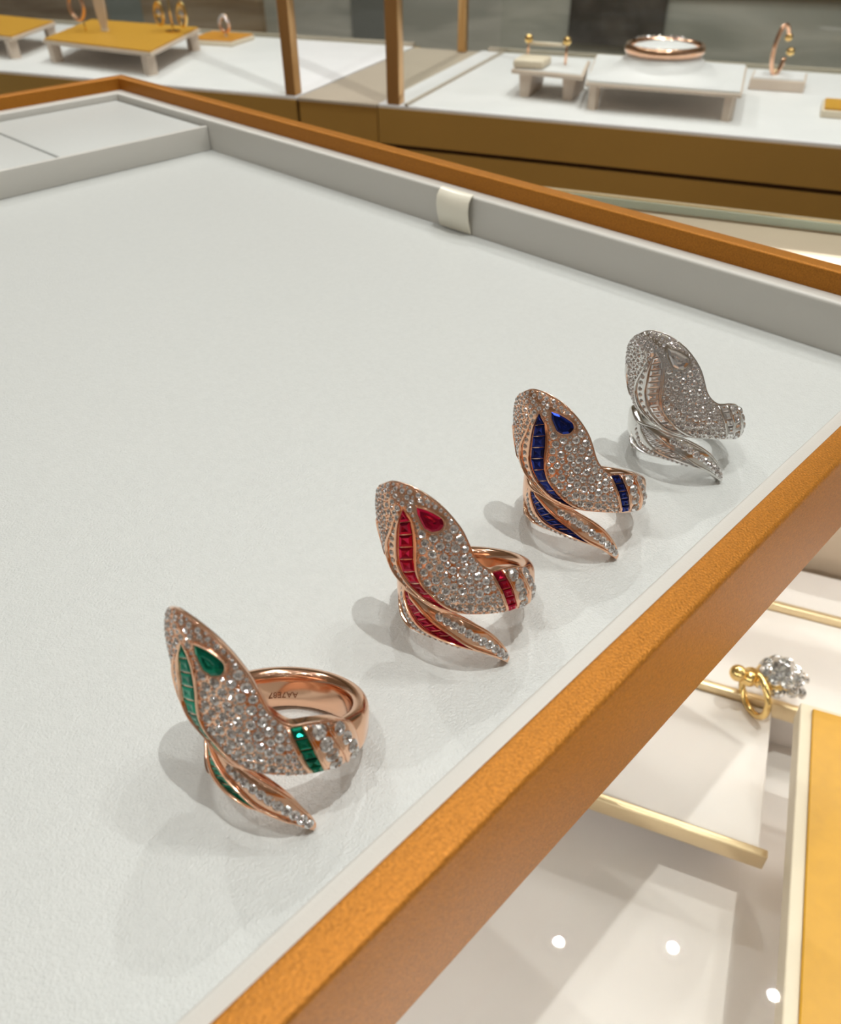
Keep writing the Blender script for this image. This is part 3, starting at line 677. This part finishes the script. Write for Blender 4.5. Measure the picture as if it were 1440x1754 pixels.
# large white stand with mound and bangle
s5 = [W(.822*k, -.177*k), W(.821*k, -.039*k), W(.952*k, -.046*k), W(.959*k, -.199*k)]
wst = stand('display_stand', s5, ZD, Z1, .0035, 'wide white display stand on legs with raised mound, under the rose gold bangle', M['beige'], M['white_deck'], (0, 1, 2, 3), .0026)
cx, cy = W(.642, -.0865)
n = 40; prf = [(.046, .0), (.036, .0015), (.030, .0045), (.026, .0090), (.0235, .0125), (.0205, .0155), (.012, .0172), (.0001, .0176)]
V = []; F = []
for r, z in prf:
    for i in range(n):
        a = 2*math.pi*i/n; sq = 1/max(abs(math.cos(a)), abs(math.sin(a))); rr = r*(1+(sq-1)*(.75 if z < .002 else .0)); u_, v_ = rr*math.cos(a), rr*math.sin(a)*1.0
        V.append((u_*.927+v_*.374, u_*.374-v_*.927, Z1+.0001+z-ZD) )
for q in range(len(prf)-1):
    for i in range(n): F.append([q*n+i, q*n+(i+1) % n, (q+1)*n+(i+1) % n, (q+1)*n+i])
F.append([i for i in range(n)][::-1])
md = mesh('mound', V, F, M['white_deck'], wst); fix(md); auto(md, 60)
for v in md.data.vertices: v.co.x += cx-wst.location.x; v.co.y += cy-wst.location.y
bz = Z1+.0112
g = thing('bangle', (cx, cy, bz), 'rose gold bangle resting on the white mound of the wide stand', 'bangle')
n = 56; V = []; F = []
for i in range(n):
    a = 2*math.pi*i/n
    for rr, zz in ((.0245, -.003), (.0262, -.0026), (.0270, 0), (.0262, .0026), (.0245, .003), (.0240, 0)):
        V.append((rr*math.cos(a), rr*math.sin(a), zz+.003))
for i in range(n):
    for j in range(6): F.append([i*6+j, ((i+1) % n)*6+j, ((i+1) % n)*6+(j+1) % 6, i*6+(j+1) % 6])
fix(mesh('hoop', V, F, M['rose'], g, True))
for i in range(9):
    a = math.radians(-5+i*9+10); o = bpy.data.objects.new('diamond', BRI); COL.objects.link(o); o.parent = g
    o.matrix_local = stone_matrix((.0262*math.cos(a), .0262*math.sin(a), .006), (math.cos(a), math.sin(a), 1.2), .0019, i)
# white pad and its tall jewel
p6 = thing('display_pad', (*W(.715, -.012), ZD), 'small white pad at the right of the wide white stand, holding a tall gold bracelet', 'display pad')
prism('board', mt(.700, .735, -.030, .008), ZD+.0001, ZD+.0072, M['beige'], p6, .0006)
prism('leather_top', mt(.7015, .7335, -.0285, .0065), ZD+.0072, ZD+.0082, M['white_deck'], p6)
g = thing('oval_bracelet', (*W(.715, -.0145), ZD+.0082), 'rose gold bracelet standing upright on the small white pad, diamond balls at its open top', 'bracelet')
P = []
for i in range(25):
    a = math.radians(-60-300*0 + -270+ (i/24)*310+0) ; P.append((.927*.004*math.cos(a)*1.2+.374*.0042*math.cos(a), .374*.004*math.cos(a)*1.2-.927*.0042*math.cos(a), .016+.0155*math.sin(a)))
tube('oval', P, .0016, M['rose'], g)
ball('end_ball', P[0], .0028, M['gold'], g); ball('end_ball', (P[-1][0]+.001, P[-1][1]-.003, P[-1][2]+.004), .0030, M['gold'], g)
tube('clip', [(0, 0, -.0080), (-.001, -.0005, .004)], .0010, M['trim_gold'], g)
p7 = thing('display_pad', (*W(.65, .04), ZD), 'yellow leather pad at the right picture edge in the right vitrine', 'display pad')
prism('board', mt(.628, .662, .021, .075), ZD+.0001, ZD+.0045, M['cream'], p7, .0006)
prism('leather_top', mt(.630, .660, .0225, .0735), ZD+.0045, ZD+.0058, M['yellow'], p7)
